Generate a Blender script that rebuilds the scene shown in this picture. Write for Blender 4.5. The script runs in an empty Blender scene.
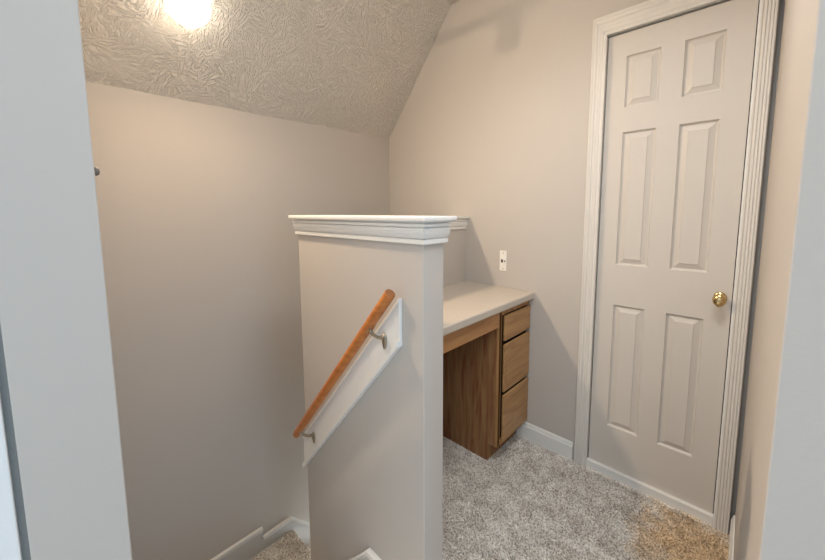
import bpy, bmesh, math, random
import numpy as np
from mathutils import Matrix, Vector
random.seed(7)
S = bpy.context.scene
C = S.collection

# ------------------------------------------------------------------ camera
cd = bpy.data.cameras.new('camera'); cam = bpy.data.objects.new('camera', cd); C.objects.link(cam)
cd.sensor_width = 36.0; cd.lens = 349.255 / 825 * 36; cd.shift_y = -0.04026; cd.clip_start = 0.02
yaw, pitch, roll = 0.764558041, 0.10266085, -0.00570072607
cy, sy, cp, sp, cr, sr = math.cos(yaw), math.sin(yaw), math.cos(pitch), math.sin(pitch), math.cos(roll), math.sin(roll)
F = Vector((-sy * cp, cy * cp, -sp)); rt = Vector((cy, sy, 0)); up = rt.cross(F)
R2 = rt * cr + up * sr; U2 = up * cr - rt * sr
M = Matrix((R2, U2, -F)).transposed().to_4x4(); M.translation = Vector((0, 0, 1.31))
cam.matrix_world = M
S.camera = cam

# ------------------------------------------------------------------ light
LAMP_E = 1120.0
LAMP_SIDE = 9.0
LAMP_COL = (1.0, 0.77, 0.54)
w = bpy.data.worlds.new('world'); S.world = w; w.use_nodes = True
bg = w.node_tree.nodes['Background']; bg.inputs[0].default_value = (0.72, 0.86, 1.0, 1); bg.inputs[1].default_value = 0.55

def area(name, loc, target, size, power, col):
    l = bpy.data.lights.new(name, 'AREA'); l.shape = 'RECTANGLE'; l.size, l.size_y = size
    l.energy = power; l.color = col
    o = bpy.data.objects.new(name, l); C.objects.link(o); o.location = loc
    o.rotation_euler = (Vector(target) - Vector(loc)).to_track_quat('-Z', 'Y').to_euler()
    return o
area('window_daylight', (2.3, 0.0, 1.5), (-0.8, 0.0, 1.3), (0.9, 1.4), 15, (0.22, 0.58, 1.0))
area('hall_daylight', (0.3, -2.3, 1.6), (-0.4, 1.8, 0.9), (1.8, 1.6), 17, (0.86, 0.94, 1.0))
area('hall_ceiling_light', (0.6, -0.7, 2.54), (0.3, -0.3, 0), (0.7, 0.7), 27, (0.90, 0.96, 1.0))
area('landing_fill', (-0.22, 0.75, 2.54), (-0.40, 1.05, 0), (0.5, 0.5), 13, (0.97, 0.98, 1.0)).data.spread = math.radians(125)  # added fill over the landing, no fixture behind it
area('lower_stair_fill', (-1.68, 1.78, -0.9), (-1.72, 0.3, -0.4), (0.5, 1.0), 9.0, (0.86, 0.95, 1.0))  # added fill hidden low in the stairwell to lift its dark end
pl = bpy.data.lights.new('unseen_wall_spot', 'SPOT'); pl.energy = 58; pl.spot_size = math.radians(44); pl.spot_blend = 1.0; pl.color = (1.0, 0.78, 0.58); pl.shadow_soft_size = .022  # added unseen warm spot, throws the bar's shadow on the door wall
po = bpy.data.objects.new('unseen_wall_spot', pl); C.objects.link(po); po.location = (.35, -.45, 2.3)
po.rotation_euler = (Vector((-1.32, 1.8, 2.0)) - Vector(po.location)).to_track_quat('-Z', 'Y').to_euler()
S.view_settings.view_transform = 'Standard'; S.view_settings.look = 'None'
S.view_settings.gamma = 1; S.view_settings.exposure = 0.0; S.view_settings.use_curve_mapping = False

# ------------------------------------------------------------------ materials
def lin(c): return tuple(((v / 255 + .055) / 1.055) ** 2.4 if v > 10 else v / 255 / 12.92 for v in c)
def mat(name, rgb, rough=.6, metal=0, spec=.4):
    m = bpy.data.materials.new(name); m.use_nodes = True
    b = m.node_tree.nodes['Principled BSDF']
    b.inputs['Base Color'].default_value = (*lin(rgb), 1); b.inputs['Roughness'].default_value = rough
    b.inputs['Metallic'].default_value = metal; b.inputs['Specular IOR Level'].default_value = spec
    return m
def nd(m, t, **kw):
    n = m.node_tree.nodes.new(t)
    for k, v in kw.items():
        if k in n.inputs: n.inputs[k].default_value = v
        else: setattr(n, k, v)
    return n
def lk(m, a, b): m.node_tree.links.new(a, b)
def bump(m, h, strength, dist):
    b = nd(m, 'ShaderNodeBump'); b.inputs['Strength'].default_value = strength; b.inputs['Distance'].default_value = dist
    lk(m, h, b.inputs['Height']); lk(m, b.outputs[0], m.node_tree.nodes['Principled BSDF'].inputs['Normal']); return b
def coords(m): return nd(m, 'ShaderNodeTexCoord').outputs['Object']
def ramp(m, fac, stops):
    r = nd(m, 'ShaderNodeValToRGB'); e = r.color_ramp.elements
    while len(e) < len(stops): e.new(.5)
    for k, (p, c) in enumerate(stops):
        e[k].position = p; e[k].color = (*lin(c), 1) if len(c) == 3 else c
    lk(m, fac, r.inputs[0]); return r.outputs[0]

def wall_mat(name, rgb):
    m = mat(name, rgb, .75, spec=.25); co = coords(m)
    n = nd(m, 'ShaderNodeTexNoise', Scale=140.0, Detail=2.0); lk(m, co, n.inputs['Vector'])
    bump(m, n.outputs[0], .12, .002)
    return m
M_WALL = wall_mat('greige_paint', (190, 184, 177))
M_TRIM = mat('white_trim_paint', (224, 223, 219), .38)
M_DOOR = mat('white_door_paint', (203, 197, 189), .42)
M_CASING = mat('casing_paint', (214, 210, 203), .4)
M_SKIRT = mat('pale_grey_skirt_paint', (204, 203, 200), .5)
M_SLAB = mat('white_slab_paint', (226, 228, 228), .5)
M_COUNTER = mat('laminate_counter', (188, 178, 165), .42)
n = nd(M_COUNTER, 'ShaderNodeTexNoise', Scale=260.0, Detail=3.0); lk(M_COUNTER, coords(M_COUNTER), n.inputs['Vector'])
lk(M_COUNTER, ramp(M_COUNTER, n.outputs[0], [(.35, (184, 173, 160)), (.65, (198, 188, 175))]), M_COUNTER.node_tree.nodes['Principled BSDF'].inputs['Base Color'])
M_EDGE = mat('counter_edge_laminate', (196, 190, 180), .35)
M_DARK = mat('dark_gap', (20, 17, 15), .9)
M_BRASS = mat('polished_brass', (212, 186, 136), .24, 1.0)
M_NICKEL = mat('satin_nickel', (160, 150, 134), .28, 1.0)
M_PLATE = mat('white_plastic', (236, 233, 226), .3)
M_JACK = mat('dark_jack', (40, 30, 28), .5)
M_GREYKNOB = mat('grey_rubber', (120, 116, 112), .6)
M_GREYSEAL = mat('grey_reveal', (150, 150, 146), .6)

def wood(name, a, b, c, axis, rough):
    m = mat(name, a, rough); co = coords(m)
    mp = nd(m, 'ShaderNodeMapping'); sc = [26.0, 26.0, 26.0]; sc[axis] = 2.2; mp.inputs['Scale'].default_value = sc
    lk(m, co, mp.inputs['Vector'])
    n = nd(m, 'ShaderNodeTexNoise', Scale=1.6, Detail=7.0, Roughness=.62, Distortion=.6); lk(m, mp.outputs[0], n.inputs['Vector'])
    col = ramp(m, n.outputs[0], [(.28, c), (.5, a), (.72, b)])
    lk(m, col, m.node_tree.nodes['Principled BSDF'].inputs['Base Color'])
    bump(m, n.outputs[0], .1, .001)
    return m
M_OAK = wood('honey_oak', (172, 128, 82), (186, 144, 96), (140, 92, 56), 2, .38)
M_OAKH = wood('honey_oak_rail', (178, 132, 86), (190, 146, 100), (146, 100, 60), 1, .38)
M_OAKDRAWER = wood('oak_drawer_front', (170, 132, 88), (182, 144, 98), (140, 98, 60), 1, .4)
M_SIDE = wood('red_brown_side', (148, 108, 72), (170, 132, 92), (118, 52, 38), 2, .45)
M_RAIL = wood('orange_rail_wood', (176, 106, 50), (192, 122, 62), (150, 84, 38), 0, .3)

def ceiling_mat():
    m = mat('stomped_ceiling_plaster', (216, 210, 200), .85, spec=.2); co = coords(m)
    hs = []
    for k, (vs, off) in enumerate(((11.0, 0.0), (14.0, 3.3))):
        mp = nd(m, 'ShaderNodeMapping'); mp.inputs['Location'].default_value = (off, off * 1.7, 0); lk(m, co, mp.inputs['Vector'])
        wn = nd(m, 'ShaderNodeTexNoise', Scale=6.0, Detail=2.0); lk(m, mp.outputs[0], wn.inputs['Vector'])
        mx = nd(m, 'ShaderNodeMix', data_type='VECTOR'); mx.inputs[0].default_value = .04
        lk(m, mp.outputs[0], mx.inputs[4]); lk(m, wn.outputs['Color'], mx.inputs[5])
        v = nd(m, 'ShaderNodeTexVoronoi', Scale=vs); lk(m, mx.outputs[1], v.inputs['Vector'])
        sx = nd(m, 'ShaderNodeSeparateColor'); lk(m, v.outputs['Color'], sx.inputs[0])
        ang = nd(m, 'ShaderNodeMath', operation='MULTIPLY'); ang.inputs[1].default_value = 6.28; lk(m, sx.outputs[0], ang.inputs[0])
        vr = nd(m, 'ShaderNodeVectorRotate', rotation_type='Z_AXIS'); lk(m, mx.outputs[1], vr.inputs['Vector']); lk(m, ang.outputs[0], vr.inputs['Angle'])
        ms = nd(m, 'ShaderNodeMapping'); ms.inputs['Scale'].default_value = (22, 150, 1); lk(m, vr.outputs[0], ms.inputs['Vector'])
        nn = nd(m, 'ShaderNodeTexNoise', Scale=1.0, Detail=1.5, Distortion=.4); lk(m, ms.outputs[0], nn.inputs['Vector'])
        rr = ramp(m, nn.outputs[0], [(.50, (0, 0, 0, 1)), (.62, (1, 1, 1, 1))])
        hs.append(rr)
    mm = nd(m, 'ShaderNodeMix', data_type='RGBA', blend_type='LIGHTEN'); mm.inputs[0].default_value = 1
    lk(m, hs[0], mm.inputs[6]); lk(m, hs[1], mm.inputs[7])
    bump(m, mm.outputs[2], 1.0, .0055)
    return m
M_CEIL = ceiling_mat()

def carpet_mat(name, fine):
    m = mat(name, (150, 142, 134), .95, spec=.1); co = coords(m)
    big = nd(m, 'ShaderNodeTexNoise', Scale=13.0, Detail=5.0, Roughness=.65, Distortion=.7); lk(m, co, big.inputs['Vector'])
    sm = nd(m, 'ShaderNodeTexNoise', Scale=fine, Detail=2.0); lk(m, co, sm.inputs['Vector'])
    a = ramp(m, big.outputs[0], [(.40, (182, 168, 152)), (.60, (255, 249, 240))])
    b = ramp(m, sm.outputs[0], [(.36, (128, 112, 98)), (.5, (226, 220, 212)), (.62, (255, 253, 249))])
    mx = nd(m, 'ShaderNodeMix', data_type='RGBA', blend_type='MIX'); mx.inputs[0].default_value = .68
    lk(m, a, mx.inputs[6]); lk(m, b, mx.inputs[7])
    # golden warm light in front of the door, put into the pile colour
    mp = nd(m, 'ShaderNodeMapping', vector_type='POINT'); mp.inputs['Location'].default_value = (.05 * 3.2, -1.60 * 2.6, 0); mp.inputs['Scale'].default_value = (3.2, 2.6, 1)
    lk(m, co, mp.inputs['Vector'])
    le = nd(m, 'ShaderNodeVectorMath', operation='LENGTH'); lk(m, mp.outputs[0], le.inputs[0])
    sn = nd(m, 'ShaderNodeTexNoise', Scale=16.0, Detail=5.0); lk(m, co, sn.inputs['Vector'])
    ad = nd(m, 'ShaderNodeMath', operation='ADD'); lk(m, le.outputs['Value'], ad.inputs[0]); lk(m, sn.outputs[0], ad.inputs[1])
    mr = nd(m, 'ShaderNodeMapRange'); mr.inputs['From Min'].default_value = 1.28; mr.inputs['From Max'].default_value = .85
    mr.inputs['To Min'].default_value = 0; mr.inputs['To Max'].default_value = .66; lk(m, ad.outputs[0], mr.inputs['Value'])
    warm_mix = nd(m, 'ShaderNodeMix', data_type='RGBA', blend_type='MULTIPLY'); lk(m, mr.outputs[0], warm_mix.inputs[0])
    lk(m, mx.outputs[2], warm_mix.inputs[6]); warm_mix.inputs[7].default_value = (*lin((242, 212, 160)), 1)
    lk(m, warm_mix.outputs[2], m.node_tree.nodes['Principled BSDF'].inputs['Base Color'])
    bump(m, sm.outputs[0], .5, .006)
    return m
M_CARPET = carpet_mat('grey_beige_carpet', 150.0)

def emis(name, col, s):
    m = bpy.data.materials.new(name); m.use_nodes = True
    b = m.node_tree.nodes['Principled BSDF']
    b.inputs['Base Color'].default_value = (.9, .9, .88, 1)
    b.inputs['Emission Color'].default_value = (*col, 1); b.inputs['Emission Strength'].default_value = s
    return m
M_GLOBE = emis('lit_glass_side', (1.0, .86, .70), LAMP_SIDE)
M_LENS = emis('lit_glass_front', LAMP_COL, LAMP_E)

# ------------------------------------------------------------------ helpers
def link(name, bm, m, parent=None, smooth=False, mats=None):
    me = bpy.data.meshes.new(name); bmesh.ops.recalc_face_normals(bm, faces=bm.faces)
    bm.to_mesh(me); bm.free()
    o = bpy.data.objects.new(name, me); C.objects.link(o)
    for x in (mats or [m]): me.materials.append(x)
    if smooth:
        for p in me.polygons: p.use_smooth = True
    if parent:
        o.parent = parent; o.matrix_parent_inverse = Matrix.Translation(-parent.matrix_world.translation) if parent.type == 'EMPTY' else Matrix()
    return o
def tag(o, label=None, cat=None, group=None, kind=None):
    for k, v in (('label', label), ('category', cat), ('group', group), ('kind', kind)):
        if v: o[k] = v
    return o
def empty(name, loc, label, cat, kind=None):
    o = bpy.data.objects.new(name, None); C.objects.link(o); o.location = loc
    o.matrix_world = Matrix.Translation(loc); o.empty_display_size = .05
    return tag(o, label, cat, kind=kind)
def box(bm, x0, x1, y0, y1, z0, z1, mi=0):
    v = [bm.verts.new((x, y, z)) for x in (x0, x1) for y in (y0, y1) for z in (z0, z1)]
    for f in ((0, 1, 3, 2), (4, 6, 7, 5), (0, 4, 5, 1), (2, 3, 7, 6), (0, 2, 6, 4), (1, 5, 7, 3)):
        bm.faces.new([v[i] for i in f]).material_index = mi
def bevel(o, w, seg=2):
    b = o.modifiers.new('bevel', 'BEVEL'); b.width = w; b.segments = seg; b.limit_method = 'ANGLE'; b.angle_limit = math.radians(35)
    return o
def boxo(name, d, m, parent=None, bv=0, seg=2):
    bm = bmesh.new(); box(bm, *d); o = link(name, bm, m, parent)
    return bevel(o, bv, seg) if bv else o
def prism(bm, pts, axis, a, b):
    """polygon pts (u,v) extruded along axis between a and b"""
    def P(u, v, t): return {0: (t, u, v), 1: (u, t, v), 2: (u, v, t)}[axis]
    A = [bm.verts.new(P(u, v, a)) for u, v in pts]; B = [bm.verts.new(P(u, v, b)) for u, v in pts]
    bm.faces.new(A); bm.faces.new(B[::-1])
    for i in range(len(pts)):
        j = (i + 1) % len(pts); bm.faces.new((A[i], A[j], B[j], B[i]))
def sweep(bm, rings, closed_profile=True, caps=True):
    R = [[bm.verts.new(p) for p in r] for r in rings]; n = len(rings[0])
    for a, b in zip(R, R[1:]):
        for i in range(n if closed_profile else n - 1):
            j = (i + 1) % n; bm.faces.new((a[i], a[j], b[j], b[i]))
    if caps: bm.faces.new(R[0][::-1]); bm.faces.new(R[-1])
def tube(bm, pts, rad, n=16, caps=True):
    rings = []
    pts = [Vector(p) for p in pts]
    for i, p in enumerate(pts):
        d = (pts[min(i + 1, len(pts) - 1)] - pts[max(i - 1, 0)]).normalized()
        a = d.cross(Vector((0, 0, 1)) if abs(d.z) < .95 else Vector((1, 0, 0))).normalized(); b = d.cross(a)
        r = rad[i] if isinstance(rad, (list, tuple)) else rad
        rings.append([p + (a * math.cos(2 * math.pi * k / n) + b * math.sin(2 * math.pi * k / n)) * r for k in range(n)])
    sweep(bm, rings, True, caps)
def lathe(bm, prof, origin, axis, n=40, sq=(1, 1)):
    d = Vector(axis).normalized(); a = d.cross(Vector((0, 0, 1)) if abs(d.z) < .9 else Vector((1, 0, 0))).normalized(); b = d.cross(a)
    o = Vector(origin)
    rings = [[o + d * h + (a * math.cos(2 * math.pi * k / n) * sq[0] + b * math.sin(2 * math.pi * k / n) * sq[1]) * max(r, 1e-4) for k in range(n)] for r, h in prof]
    sweep(bm, rings)

# ------------------------------------------------------------------ dimensions
YD = 1.818                      # wall with the door
XB = -1.982                     # long wall of the stairwell
HX0, HX1, HY0, HY1 = -1.386, -0.6645, 0.738, 0.831   # half wall along the stair
PX0, PX1 = -1.386, -1.276       # half wall behind the desk
CAP = 1.294
XT = 0.042                      # narrow wall right of the door
YT = 0.64
ZC = 2.563
XS = -1.402                     # crease between flat and sloping ceiling
ZK = 1.842                      # height where the slope meets the long wall
LAND = -0.716

# ------------------------------------------------------------------ structure
def st(o): o['kind'] = 'structure'; return o
# door wall with the door opening
DX0, DX1, DZ1 = -0.526, -0.012, 2.103
bm = bmesh.new()
box(bm, XB - .1, DX0, YD, YD + .12, -2.9, ZC + .1)
box(bm, DX1, .029, YD, YD + .12, -.1, ZC + .1); box(bm, .029, XT + .1, YD + .035, YD + .12, -.1, ZC + .1)
box(bm, DX0, DX1, YD, YD + .12, DZ1, ZC + .1)
box(bm, DX0, DX1, YD, YD + .12, -.1, 0)
st(link('wall_back', bm, M_WALL))
st(boxo('wall_left', (XB - .12, XB, -.1, YD + .12, -2.9, 2.1), M_WALL))
bm = bmesh.new(); box(bm, HX0, HX1, HY0, HY1, -2.6, CAP - .03)
st(bevel(link('wall_half', bm, M_WALL), .003, 3))
bm = bmesh.new(); box(bm, PX0, PX1, HY1 - .0005, YD + .001, -2.6, CAP - .05)
st(link('wall_desk', bm, M_WALL))
# wall between the stair and the hall: its end faces the camera
bm = bmesh.new(); box(bm, XB, -.75, -.057, .058, -2.6, ZC + .05)
st(bevel(link('wall_near', bm, M_WALL), .002, 2))
# narrow wall right of the door and the wall that turns towards the camera
bm = bmesh.new(); prism(bm, [(XT, YT), (2.4, YT), (2.4, YT + .12), (XT + .12, YT + .12), (XT + .12, YD + .1), (XT, YD + .1)], 2, -.1, ZC + .05)
wr = st(bevel(link('wall_right', bm, M_WALL), .002, 2))
# ceilings
bm = bmesh.new(); box(bm, XS, 2.4, -2.4, YD + .1, ZC, ZC + .1)
st(link('ceiling', bm, M_CEIL))
L = math.hypot(XS - XB, ZC - ZK); ang = math.atan2(ZC - ZK, XS - XB)
bm = bmesh.new(); box(bm, -.12, L, -.1, YD + .1, 0, .08)
co = st(link('ceiling_slope', bm, M_CEIL)); co.location = (XB, 0, ZK); co.rotation_euler = (0, -ang, 0)
# floors
bm = bmesh.new()
box(bm, -.94, XT + .1, -2.4, HY0, -.12, 0); box(bm, XT + .1, 2.4, -2.4, YT + .1, -.12, 0); box(bm, PX1 - .01, XT + .1, HY0 + .01, YD + .02, -.12, 0)
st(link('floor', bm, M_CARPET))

# stairs
stair = empty('staircase', (-1.2, .4, LAND), 'grey beige carpeted staircase going down between the half wall and the long wall', 'stairs')
NS, RUN = 4, .16
treads = []
for k in range(1, NS):
    z = -.1825 * k; x1 = -.94 - RUN * (k - 1); x0 = x1 - RUN
    bm = bmesh.new(); box(bm, x0 - .02, x1 + .0, .06, HY0 - .002, z - .1825, z)
    bevel(link('step', bm, M_CARPET, stair), .014, 3); treads.append((x0 - .02, x1, .06, HY0 - .002, z))
bm = bmesh.new(); prism(bm, [(XB + .002, .06), (-1.42, .06), (-1.42, HY0 - .002), (HX0 - .002, HY0 - .002), (HX0 - .002, .942), (XB + .002, .942)], 2, LAND - .2, LAND)
bevel(link('landing', bm, M_CARPET, stair), .014, 3); treads.append((XB + .01, HX0 - .005, .45, .935, LAND))
for k in range(1, 6):
    z = LAND - .1825 * k; y0 = .942 + RUN * (k - 1)
    bm = bmesh.new(); box(bm, XB + .002, HX0 - .002, y0, min(y0 + RUN + .02, YD - .005), z - .1825, z)
    bevel(link('step', bm, M_CARPET, stair), .014, 3)
treads.append((XB + .01, HX0 - .005, .95, 1.1, LAND - .1825))

# carpet pile: short leaning tufts
def pile(name, regions, density, parent=None, seed=1, avoid=None):
    rng = np.random.default_rng(seed); V = []; n = 0
    for (x0, x1, y0, y1, z) in regions:
        k = int((x1 - x0) * (y1 - y0) * density)
        p = np.stack([rng.uniform(x0, x1, k), rng.uniform(y0, y1, k), np.full(k, z)], 1)
        if avoid is not None: p = p[~avoid(p)]
        k = len(p)
        a = rng.uniform(0, 6.283, k); wd = rng.uniform(.0012, .0026, k); h = rng.uniform(.003, .0075, k)
        lean = rng.uniform(0, .009, k); b = rng.uniform(0, 6.283, k)
        dx = np.stack([np.cos(a), np.sin(a), np.zeros(k)], 1) * wd[:, None]
        t = np.stack([np.cos(b) * lean, np.sin(b) * lean, h], 1)
        V.append(np.stack([p - dx, p + dx, p + t + dx * .7, p + t - dx * .7], 1).reshape(-1, 3)); n += k
    V = np.concatenate(V)
    me = bpy.data.meshes.new(name); me.vertices.add(len(V)); me.vertices.foreach_set('co', V.astype(np.float32).ravel())
    me.loops.add(n * 4); me.loops.foreach_set('vertex_index', np.arange(n * 4, dtype=np.int32))
    me.polygons.add(n); me.polygons.foreach_set('loop_start', np.arange(0, n * 4, 4, dtype=np.int32))
    me.update(calc_edges=True); me.materials.append(M_CARPET)
    o = bpy.data.objects.new(name, me); C.objects.link(o)
    if parent: o.parent = parent; o.matrix_parent_inverse = Matrix.Translation(-parent.matrix_world.translation)
    o['kind'] = 'stuff'
    return o
def av(p):
    x, y = p[:, 0], p[:, 1]
    desk = (x < -.905) & (y > 1.513)
    base = (y > YD - .018)
    return desk | base
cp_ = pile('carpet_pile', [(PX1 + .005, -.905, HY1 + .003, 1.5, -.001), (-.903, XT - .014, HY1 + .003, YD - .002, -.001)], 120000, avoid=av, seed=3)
tag(cp_, 'short mottled grey beige carpet pile covering the upper floor by the panel door', 'carpet')
pile('stair_carpet_pile', [(XB + .014, HX0 - .005, .45, .935, LAND - .001)], 70000, stair, seed=5)

# skirts and baseboards
def rail_profile(t, h):
    """(depth out of wall, height) outline of a base board of height h"""
    return [(0, 0), (t, 0), (t, h - .022), (t * .75, h - .018), (t * .62, h - .008), (t * .3, h), (0, h)]
def board_y(name, x_face, sgn, y0, y1, z, h=.094, t=.012):       # runs along Y on a wall x = x_face
    bm = bmesh.new(); pr = rail_profile(t, h)
    sweep(bm, [[Vector((x_face + sgn * d, y, z + v)) for d, v in pr] for y in (y0, y1)])
    return link(name, bm, M_TRIM)
def board_x(name, y_face, x0, x1, z, h=.094, t=.012):
    bm = bmesh.new(); pr = rail_profile(t, h)
    sweep(bm, [[Vector((x, y_face - d, z + v)) for d, v in pr] for x in (x0, x1)])
    return link(name, bm, M_TRIM)
st(board_x('baseboard_back', YD, -.900, -.583, 0, h=.098))
st(board_y('baseboard_right', XT, -1, YT - .002, YD - .016, 0, h=.098, t=.011))
# skirt on the long wall of the stair
bm = bmesh.new()
def skirt(bm, path, bottom, mk, mould=.026, t1=.019):
    """path: list of (u, top z); board below (painted like the wall), moulding strips along the top; mk(u, depth, z)"""
    def strip(tops, bots, dep, mi):
        A = [[bm.verts.new(mk(u, d, z)) for (u, z) in row] for row in (tops, bots) for d in (0, dep)]
        n = len(tops); fs = []
        for i in range(n - 1):
            fs += [bm.faces.new((A[1][i], A[1][i + 1], A[3][i + 1], A[3][i])), bm.faces.new((A[0][i], A[0][i + 1], A[1][i + 1], A[1][i])), bm.faces.new((A[2][i], A[2][i + 1], A[3][i + 1], A[3][i]))]
        for i in (0, n - 1): fs.append(bm.faces.new((A[0][i], A[1][i], A[3][i], A[2][i])))
        for f in fs: f.material_index = mi
    off = lambda q: [(u, z - q) for u, z in path]
    strip(off(mould * .9), [(u, b) for (u, z), b in zip(path, bottom)], .008, 1)
    strip(path, off(mould * .58), t1, 0)
    strip(off(mould * .58), off(mould * .70), .009, 0)
    strip(off(mould * .70), off(mould), .014, 0)
mkB = lambda u, d, z: (XB + d, u, z)
skirt(bm, [(.06, -.565), (.748, -.565)], [LAND - .01] * 2, mkB)
skirt(bm, [(.748, -.628), (.924, -.620), (1.06, -.760), (1.8, -1.55)], [LAND - .01, LAND - .01, LAND - .3, LAND - 1.2], mkB)
st(link('baseboard_left', bm, M_TRIM, mats=[M_TRIM, M_SKIRT]))
bm = bmesh.new()
mkH = lambda u, d, z: (u, HY0 - d, z)
skirt(bm, [(HX1, .062), (-.938, .062), (-1.386, -.44)], [-.0, -.1, -.72], mkH)
st(link('baseboard_half', bm, M_TRIM, mats=[M_TRIM, M_SKIRT]))

# half wall cap
prof = [(.026, CAP), (.0275, CAP - .004), (.0275, CAP - .011), (.024, CAP - .016), (.0165, CAP - .017), (.0105, CAP - .0175), (.0105, CAP - .0205), (.0155, CAP - .021), (.0160, CAP - .030), (.0085, CAP - .0305), (.0085, CAP - .033),
        (.0130, CAP - .0335), (.0138, CAP - .040), (.0130, CAP - .048), (.0110, CAP - .056), (.0085, CAP - .063), (.0030, CAP - .0635), (.0030, CAP - .066), (.0085, CAP - .0665), (.0090, CAP - .078), (.0075, CAP - .081), (0, CAP - .081)]
corners = [((HX0, YD - .001), (-1, 0)), ((HX0, HY0), (-1, -1)), ((HX1, HY0), (1, -1)), ((HX1, HY1), (1, 1)), ((PX1, HY1), (1, 1)), ((PX1, YD - .001), (1, 0))]
sag = lambda y: .019 if y > 1.5 else 0     # the back run of the cap sits slightly lower at the wall
bm = bmesh.new()
rings = [[Vector((x + nx * d, y + ny * d, z - sag(y))) for d, z in prof] for (x, y), (nx, ny) in corners]
sweep(bm, rings, closed_profile=False, caps=False)
top = [bm.verts.new((x + nx * .026, y + ny * .026, CAP - sag(y))) for (x, y), (nx, ny) in corners]
bm.faces.new(top)
bmesh.ops.remove_doubles(bm, verts=bm.verts, dist=1e-5)
st(link('trim_1', bm, M_TRIM))

# ------------------------------------------------------------------ door
door = st(empty('door_1', (-.267, YD, 0), None, None))
del_ = door
yf = 1.834; kf = yf / 1.818
xs = [-.5075, -.432, -.307, -.228, -.104, -.025]; zs = [.050, .261, .865, 1.055, 1.655, 1.762, 1.981, 2.080]
xs = [x * kf for x in xs]; zs = [1.31 + (z - 1.31) * kf for z in zs]
bm = bmesh.new(); G = {}
for i, x in enumerate(xs):
    for j, z in enumerate(zs): G[i, j] = bm.verts.new((x, yf, z))
for i in range(5):
    for j in range(7):
        q = [G[i, j], G[i + 1, j], G[i + 1, j + 1], G[i, j + 1]]
        if i in (1, 3) and j in (1, 3, 5):
            x0, x1, z0, z1 = xs[i], xs[i + 1], zs[j], zs[j + 1]; prev = q
            for ins, dep in ((.0015, .006), (.006, .0105), (.009, .0110), (.029, .0030), (.0305, .0008)):
                r = [bm.verts.new(c) for c in ((x0 + ins, yf + dep, z0 + ins), (x1 - ins, yf + dep, z0 + ins), (x1 - ins, yf + dep, z1 - ins), (x0 + ins, yf + dep, z1 - ins))]
                for k in range(4): bm.faces.new((prev[k], prev[(k + 1) % 4], r[(k + 1) % 4], r[k]))
                prev = r
            bm.faces.new(prev)
        else: bm.faces.new(q)
B = [bm.verts.new((x, yf + .034, z)) for x, z in ((xs[0], zs[0]), (xs[-1], zs[0]), (xs[-1], zs[-1]), (xs[0], zs[-1]))]
bm.faces.new(B)
sides = [[G[i, 0] for i in range(6)], [G[5, j] for j in range(8)], [G[i, 7] for i in range(5, -1, -1)], [G[0, j] for j in range(7, -1, -1)]]
for k, s in enumerate(sides): bm.faces.new(s + [B[(k + 1) % 4], B[k]])
link('door_panel', bm, M_DOOR, door)
# jamb and stop
bm = bmesh.new()
box(bm, DX0, DX0 + .009, YD - .012, YD + .11, 0, DZ1); box(bm, DX1 - .010, DX1, YD - .012, YD + .11, 0, DZ1); box(bm, DX0, DX1, YD - .012, YD + .11, DZ1 - .009, DZ1)
link('door_jamb', bm, M_TRIM, door)
bm = bmesh.new(); box(bm, DX0, DX1, YD + .06, YD + .07, 0, DZ1); link('gap_shade_sheet', bm, M_DARK, door)  # added near-black sheet for the shade in the door gaps
boxo('threshold', (DX0 + .009, DX1 - .01, YD - .002, yf + .004, 0, .039), M_TRIM, door, .002)
# casing, fluted, mitred
CO = [(0, 0), (0, .010), (.004, .012), (.009, .012), (.011, .009), (.014, .012), (.019, .0145), (.023, .0145), (.025, .0115), (.028, .0135), (.035, .0145), (.037, .0115), (.040, .0150), (.047, .0165), (.049, .0135), (.052, .0165), (.058, .0165), (.061, .012), (.061, 0)]
ci0, ci1, ct = -.514, -.018, 2.092
bm = bmesh.new(); wk = {0: 1.0, 1: .8}
rings = []
for (x, z, nx, nz, sc) in ((ci0, 0, -1, 0, 1.0), (ci0, ct, -1, 1, 1.0), (ci1, ct, 1, 1, .74), (ci1, 0, 1, 0, .74)):
    rings.append([Vector((x + nx * u * sc, YD - .001 - d, z + nz * u * 1.4)) for u, d in CO])
sweep(bm, rings)
link('door_casing', bm, M_CASING, door)
# knob
kn = bmesh.new(); kx, kz = -.060, .956
lathe(kn, [(.0, 0), (.024, 0), (.026, .003), (.022, .007), (.012, .009), (.0095, .020), (.010, .026), (.018, .031), (.0245, .039), (.026, .047), (.023, .055), (.014, .060), (.0, .061)], (kx, yf, kz), (0, -1, 0), 40, sq=(.82, 1))
ko = link('door_knob', kn, M_BRASS, door, smooth=True); ko['label'] = 'brass door knob'
kb = bmesh.new(); lathe(kb, [(0, 0), (.006, 0), (.006, .003), (0, .003)], (kx, yf - .061, kz), (0, -1, 0), 16)
link('lock_button', kb, M_BRASS, ko)

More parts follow.
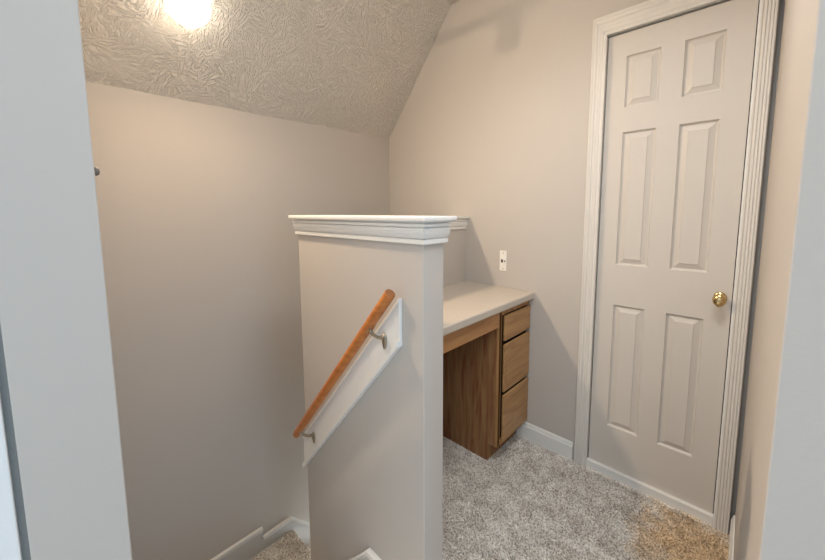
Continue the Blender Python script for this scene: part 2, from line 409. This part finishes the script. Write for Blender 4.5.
# ------------------------------------------------------------------ desk
ct_ = bmesh.new(); TZ, BZ = .864, .826
FXC = -.817
prism(ct_, [(PX1, BZ), (-.842, BZ), (FXC - .006, BZ), (FXC - .006, BZ + .005), (FXC, BZ + .006), (FXC + .001, TZ - .005), (FXC - .001, TZ - .002), (FXC - .005, TZ), (PX1, TZ)], 1, HY1 + .001, YD - .001)
o = link('countertop', ct_, M_COUNTER, mats=[M_COUNTER, M_EDGE]); tag(o, 'beige laminate desk countertop with a squared front edge behind the half wall', 'countertop')
for p in o.data.polygons:
    if p.normal.x > .8: p.material_index = 1
cab = empty('desk_cabinet', (-1.05, 1.66, 0), 'brown oak desk cabinet with three drawers and a knee space under the counter', 'cabinet')
FX = -.848
bm = bmesh.new()
prism(bm, [(PX1 + .002, 0), (-.907, 0), (-.907, .100), (FX, .100), (FX, BZ - .001), (PX1 + .002, BZ - .001)], 1, 1.502, 1.517)
M_GAPSHADE = mat('drawer_gap_shade', (38, 22, 15), .8)  # shade between the drawers is put into this dark body colour
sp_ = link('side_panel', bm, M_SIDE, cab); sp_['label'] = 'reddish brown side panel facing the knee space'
bm = bmesh.new(); box(bm, PX1 + .004, FX - .015, 1.517, YD - .002, .1, BZ - .001); link('cabinet_body', bm, M_GAPSHADE, cab)
bm = bmesh.new()
box(bm, FX - .015, FX, 1.500, 1.524, .100, BZ - .001); box(bm, FX - .015, FX, 1.524, YD - .002, .792, BZ - .001)
box(bm, FX - .015, FX, 1.524, YD - .002, .100, .124); 
bevel(link('face_frame', bm, M_OAK, cab), .001, 1)
boxo('toe_kick', (-.917, -.907, 1.517, YD - .002, 0, .1), M_SIDE, cab)
boxo('apron', (FX - .018, FX, HY1 + .002, 1.500, .737, BZ - .001), M_OAKH, cab, .001, 1)
for z0, z1 in ((.658, .789), (.389, .640), (.121, .372)):
    bm = bmesh.new(); box(bm, FX + .001, FX + .013, 1.534, YD - .006, z0, z1)
    d = link('drawer', bm, M_OAKDRAWER, cab); bevel(d, .004, 2)

# ------------------------------------------------------------------ handrail
hr = empty('handrail', (-1.05, HY0, .6), 'round orange wooden handrail sloping down on the half wall over a white backing board', 'handrail')
bm = bmesh.new()
poly = [(-.752, 1.046), (-.752, .890), (-1.386, .152), (-1.386, .302)]
prism(bm, [(u, v) for u, v in poly], 1, HY0 - .013, HY0)
bevel(link('backing_board', bm, M_TRIM, hr), .003, 2)
bm = bmesh.new()
s = (.302 - 1.046) / (-1.386 + .752)
def strip(bm, dv0, dv1, dep):   # rake strip below the top line / above the bottom line
    pts = []
    for x in (-.752, -1.386):
        base = (1.046 + (x + .752) * s) if dv0 <= 0 else (.890 + (x + .752) * s * .992)
        pts.append((x, base + dv0)); pts.append((x, base + dv1))
    prism(bm, [pts[0], pts[1], pts[3], pts[2]], 1, HY0 - dep, HY0 - .012)
strip(bm, 0.0, -.014, .018); strip(bm, .0005, .022, .025); 
bevel(link('board_moulding', bm, M_TRIM, hr), .002, 2)
RA, RB = Vector((-.730, .668, 1.074)), Vector((-1.339, .668, .357))
d = (RA - RB).normalized()
bm = bmesh.new()
N = 32; RR = .0168
pts = [RB - d * .0, RB + d * .004, RB + d * .012, RA - d * .003, RA]
rad = [RR * .72, RR * .93, RR, RR, RR * .93]
tube(bm, pts, rad, N)
M_END = mat('rail_end_grain', (124, 76, 38), .5)
ro = link('rail', bm, M_RAIL, hr, mats=[M_RAIL, M_END])
ro.data.polygons[-1].material_index = 1
for p in ro.data.polygons: p.use_smooth = len(p.vertices) < 6
bevel(ro, .0005, 1)
for t in (.850, .082):
    c = RB.lerp(RA, t)
    foot = Vector((c.x, HY0 - .016, c.z - .066))
    under = c + Vector((0, 0, -RR * 1.22))
    arm = [foot + Vector((0, .002, .004)), foot + Vector((0, -.012, .006)), foot + Vector((0, -.028, .012)), foot.lerp(under, .75) + Vector((0, -.010, -.004)), under]
    bm = bmesh.new(); tube(bm, arm, [.0072, .0060, .0052, .0052, .0065], 14)
    br = link('rail_bracket', bm, M_NICKEL, hr, smooth=True)
    bm = bmesh.new()
    outline = [(.010 * math.cos(a), (.016 if math.sin(a) > 0 else .036) * math.sin(a)) for a in [2 * math.pi * k / 28 for k in range(28)]]
    rings = [[foot + Vector((u * q, h, v * q)) for u, v in outline] for q, h in ((1, .0025), (1, -.001), (.7, -.004), (.3, -.005))]
    sweep(bm, rings)
    link('wall_rosette', bm, M_NICKEL, br, smooth=True)
    bm = bmesh.new(); lathe(bm, [(0, 0), (.006, 0), (.0055, .004), (0, .005)], foot + Vector((0, -.003, .009)), (0, -1, 0), 16)
    link('mounting_screw', bm, M_NICKEL, br, smooth=True)
    bm = bmesh.new(); side = Vector((0, 1, 0)); nn = d.cross(side)
    q = c - Vector((0, 0, 1)) * RR * 1.24
    rings = []
    for k in (-1, -.6, .6, 1):
        wv = .010 if abs(k) < 1 else .005
        rings.append([q + d * (.024 * k) + side * a * wv + nn * b * .002 for a, b in ((-1, -1), (1, -1), (1, 1), (-1, 1))])
    sweep(bm, rings); link('saddle_plate', bm, M_NICKEL, br)

# ------------------------------------------------------------------ wall plate
wp = empty('wall_jack_plate', (-1.012, YD, .96), 'narrow white phone jack plate on the wall above the counter', 'wall plate')
boxo('plate', (-1.034, -.989, YD - .005, YD - .0002, .960, 1.077), M_PLATE, wp, .002, 2)
boxo('phone_jack', (-1.024, -1.012, YD - .0062, YD - .004, 1.008, 1.026), M_JACK, wp, .0005, 1)
bm = bmesh.new(); lathe(bm, [(0, 0), (.004, 0), (.004, .004), (0, .004)], (-1.000, YD - .004, 1.017), (0, -1, 0), 14); link('coax_jack', bm, M_JACK, wp)
for z in (.973, 1.064):
    bm = bmesh.new(); lathe(bm, [(0, 0), (.003, 0), (.0025, .0015), (0, .0015)], (-1.011, YD - .0048, z), (0, -1, 0), 12); link('screw', bm, M_GREYKNOB, wp)

# ------------------------------------------------------------------ ceiling lamp
nrm = Vector((math.sin(ang), 0, -math.cos(ang)))
lc = Vector((-1.718, .458, ZK + (-1.718 - XB) * math.tan(ang)))
lamp = empty('ceiling_lamp', lc, 'round lit glass lamp mounted on the sloping textured ceiling', 'lamp')
bm = bmesh.new(); lathe(bm, [(0, 0), (.075, 0), (.078, .006), (.074, .014), (0, .014)], lc, nrm, 40)
link('lamp_base', bm, M_PLATE, lamp)
bm = bmesh.new(); rr = .081
lathe(bm, [(.062, .012)] + [(rr * math.cos(a), .050 + rr * .95 * math.sin(a)) for a in [math.radians(-25 + 115 * k / 14) for k in range(15)]], lc, nrm, 48)
go = link('glass_globe', bm, M_GLOBE, lamp, smooth=True, mats=[M_GLOBE, M_LENS])
for p in go.data.polygons:
    if p.normal.dot(nrm) > .84: p.material_index = 1

# ------------------------------------------------------------------ left foreground
bm = bmesh.new(); lathe(bm, [(0, 0), (.007, 0), (.007, .004), (.0035, .005), (.0035, .008), (.0075, .010), (.0085, .014), (.006, .018), (0, .019)], (-.90, .058, 1.388), (0, 1, 0), 20)
o = link('wall_peg', bm, M_GREYKNOB, smooth=True); tag(o, 'small round grey peg sticking out of the near wall edge at upper left', 'peg')
boxo('reveal', (-.80, -.762, -.068, -.057, 0, 2.5), M_GREYSEAL).name = 'trim_2'
st(bpy.data.objects['trim_2'])
st(boxo('door_2', (-.786, -.75, -.70, -.066, .01, 2.5), M_SLAB, None, .002, 2))

# added bar and knob above the view, shaped to cast the door wall shadow
blocker = empty('unseen_shadow_bar', (-.40, .684, ZC), 'added unseen bar with a hanging knob that casts a shadow on the door wall', 'lamp')
bm = bmesh.new(); tube(bm, [(-.60, .684, 2.345), (-.22, .684, 2.345)], .016, 16); link('shadow_bar', bm, M_PLATE, blocker)
bm = bmesh.new(); tube(bm, [(-.33, .684, 2.36), (-.33, .684, ZC)], .008, 12); link('shadow_stem', bm, M_PLATE, blocker)
bm = bmesh.new(); lathe(bm, [(0, 0), (.022, 0), (.030, .02), (.034, .07), (.030, .10), (0, .10)], (-.33, .684, 2.335), (0, 0, -1), 24); link('shadow_knob', bm, M_PLATE, blocker)
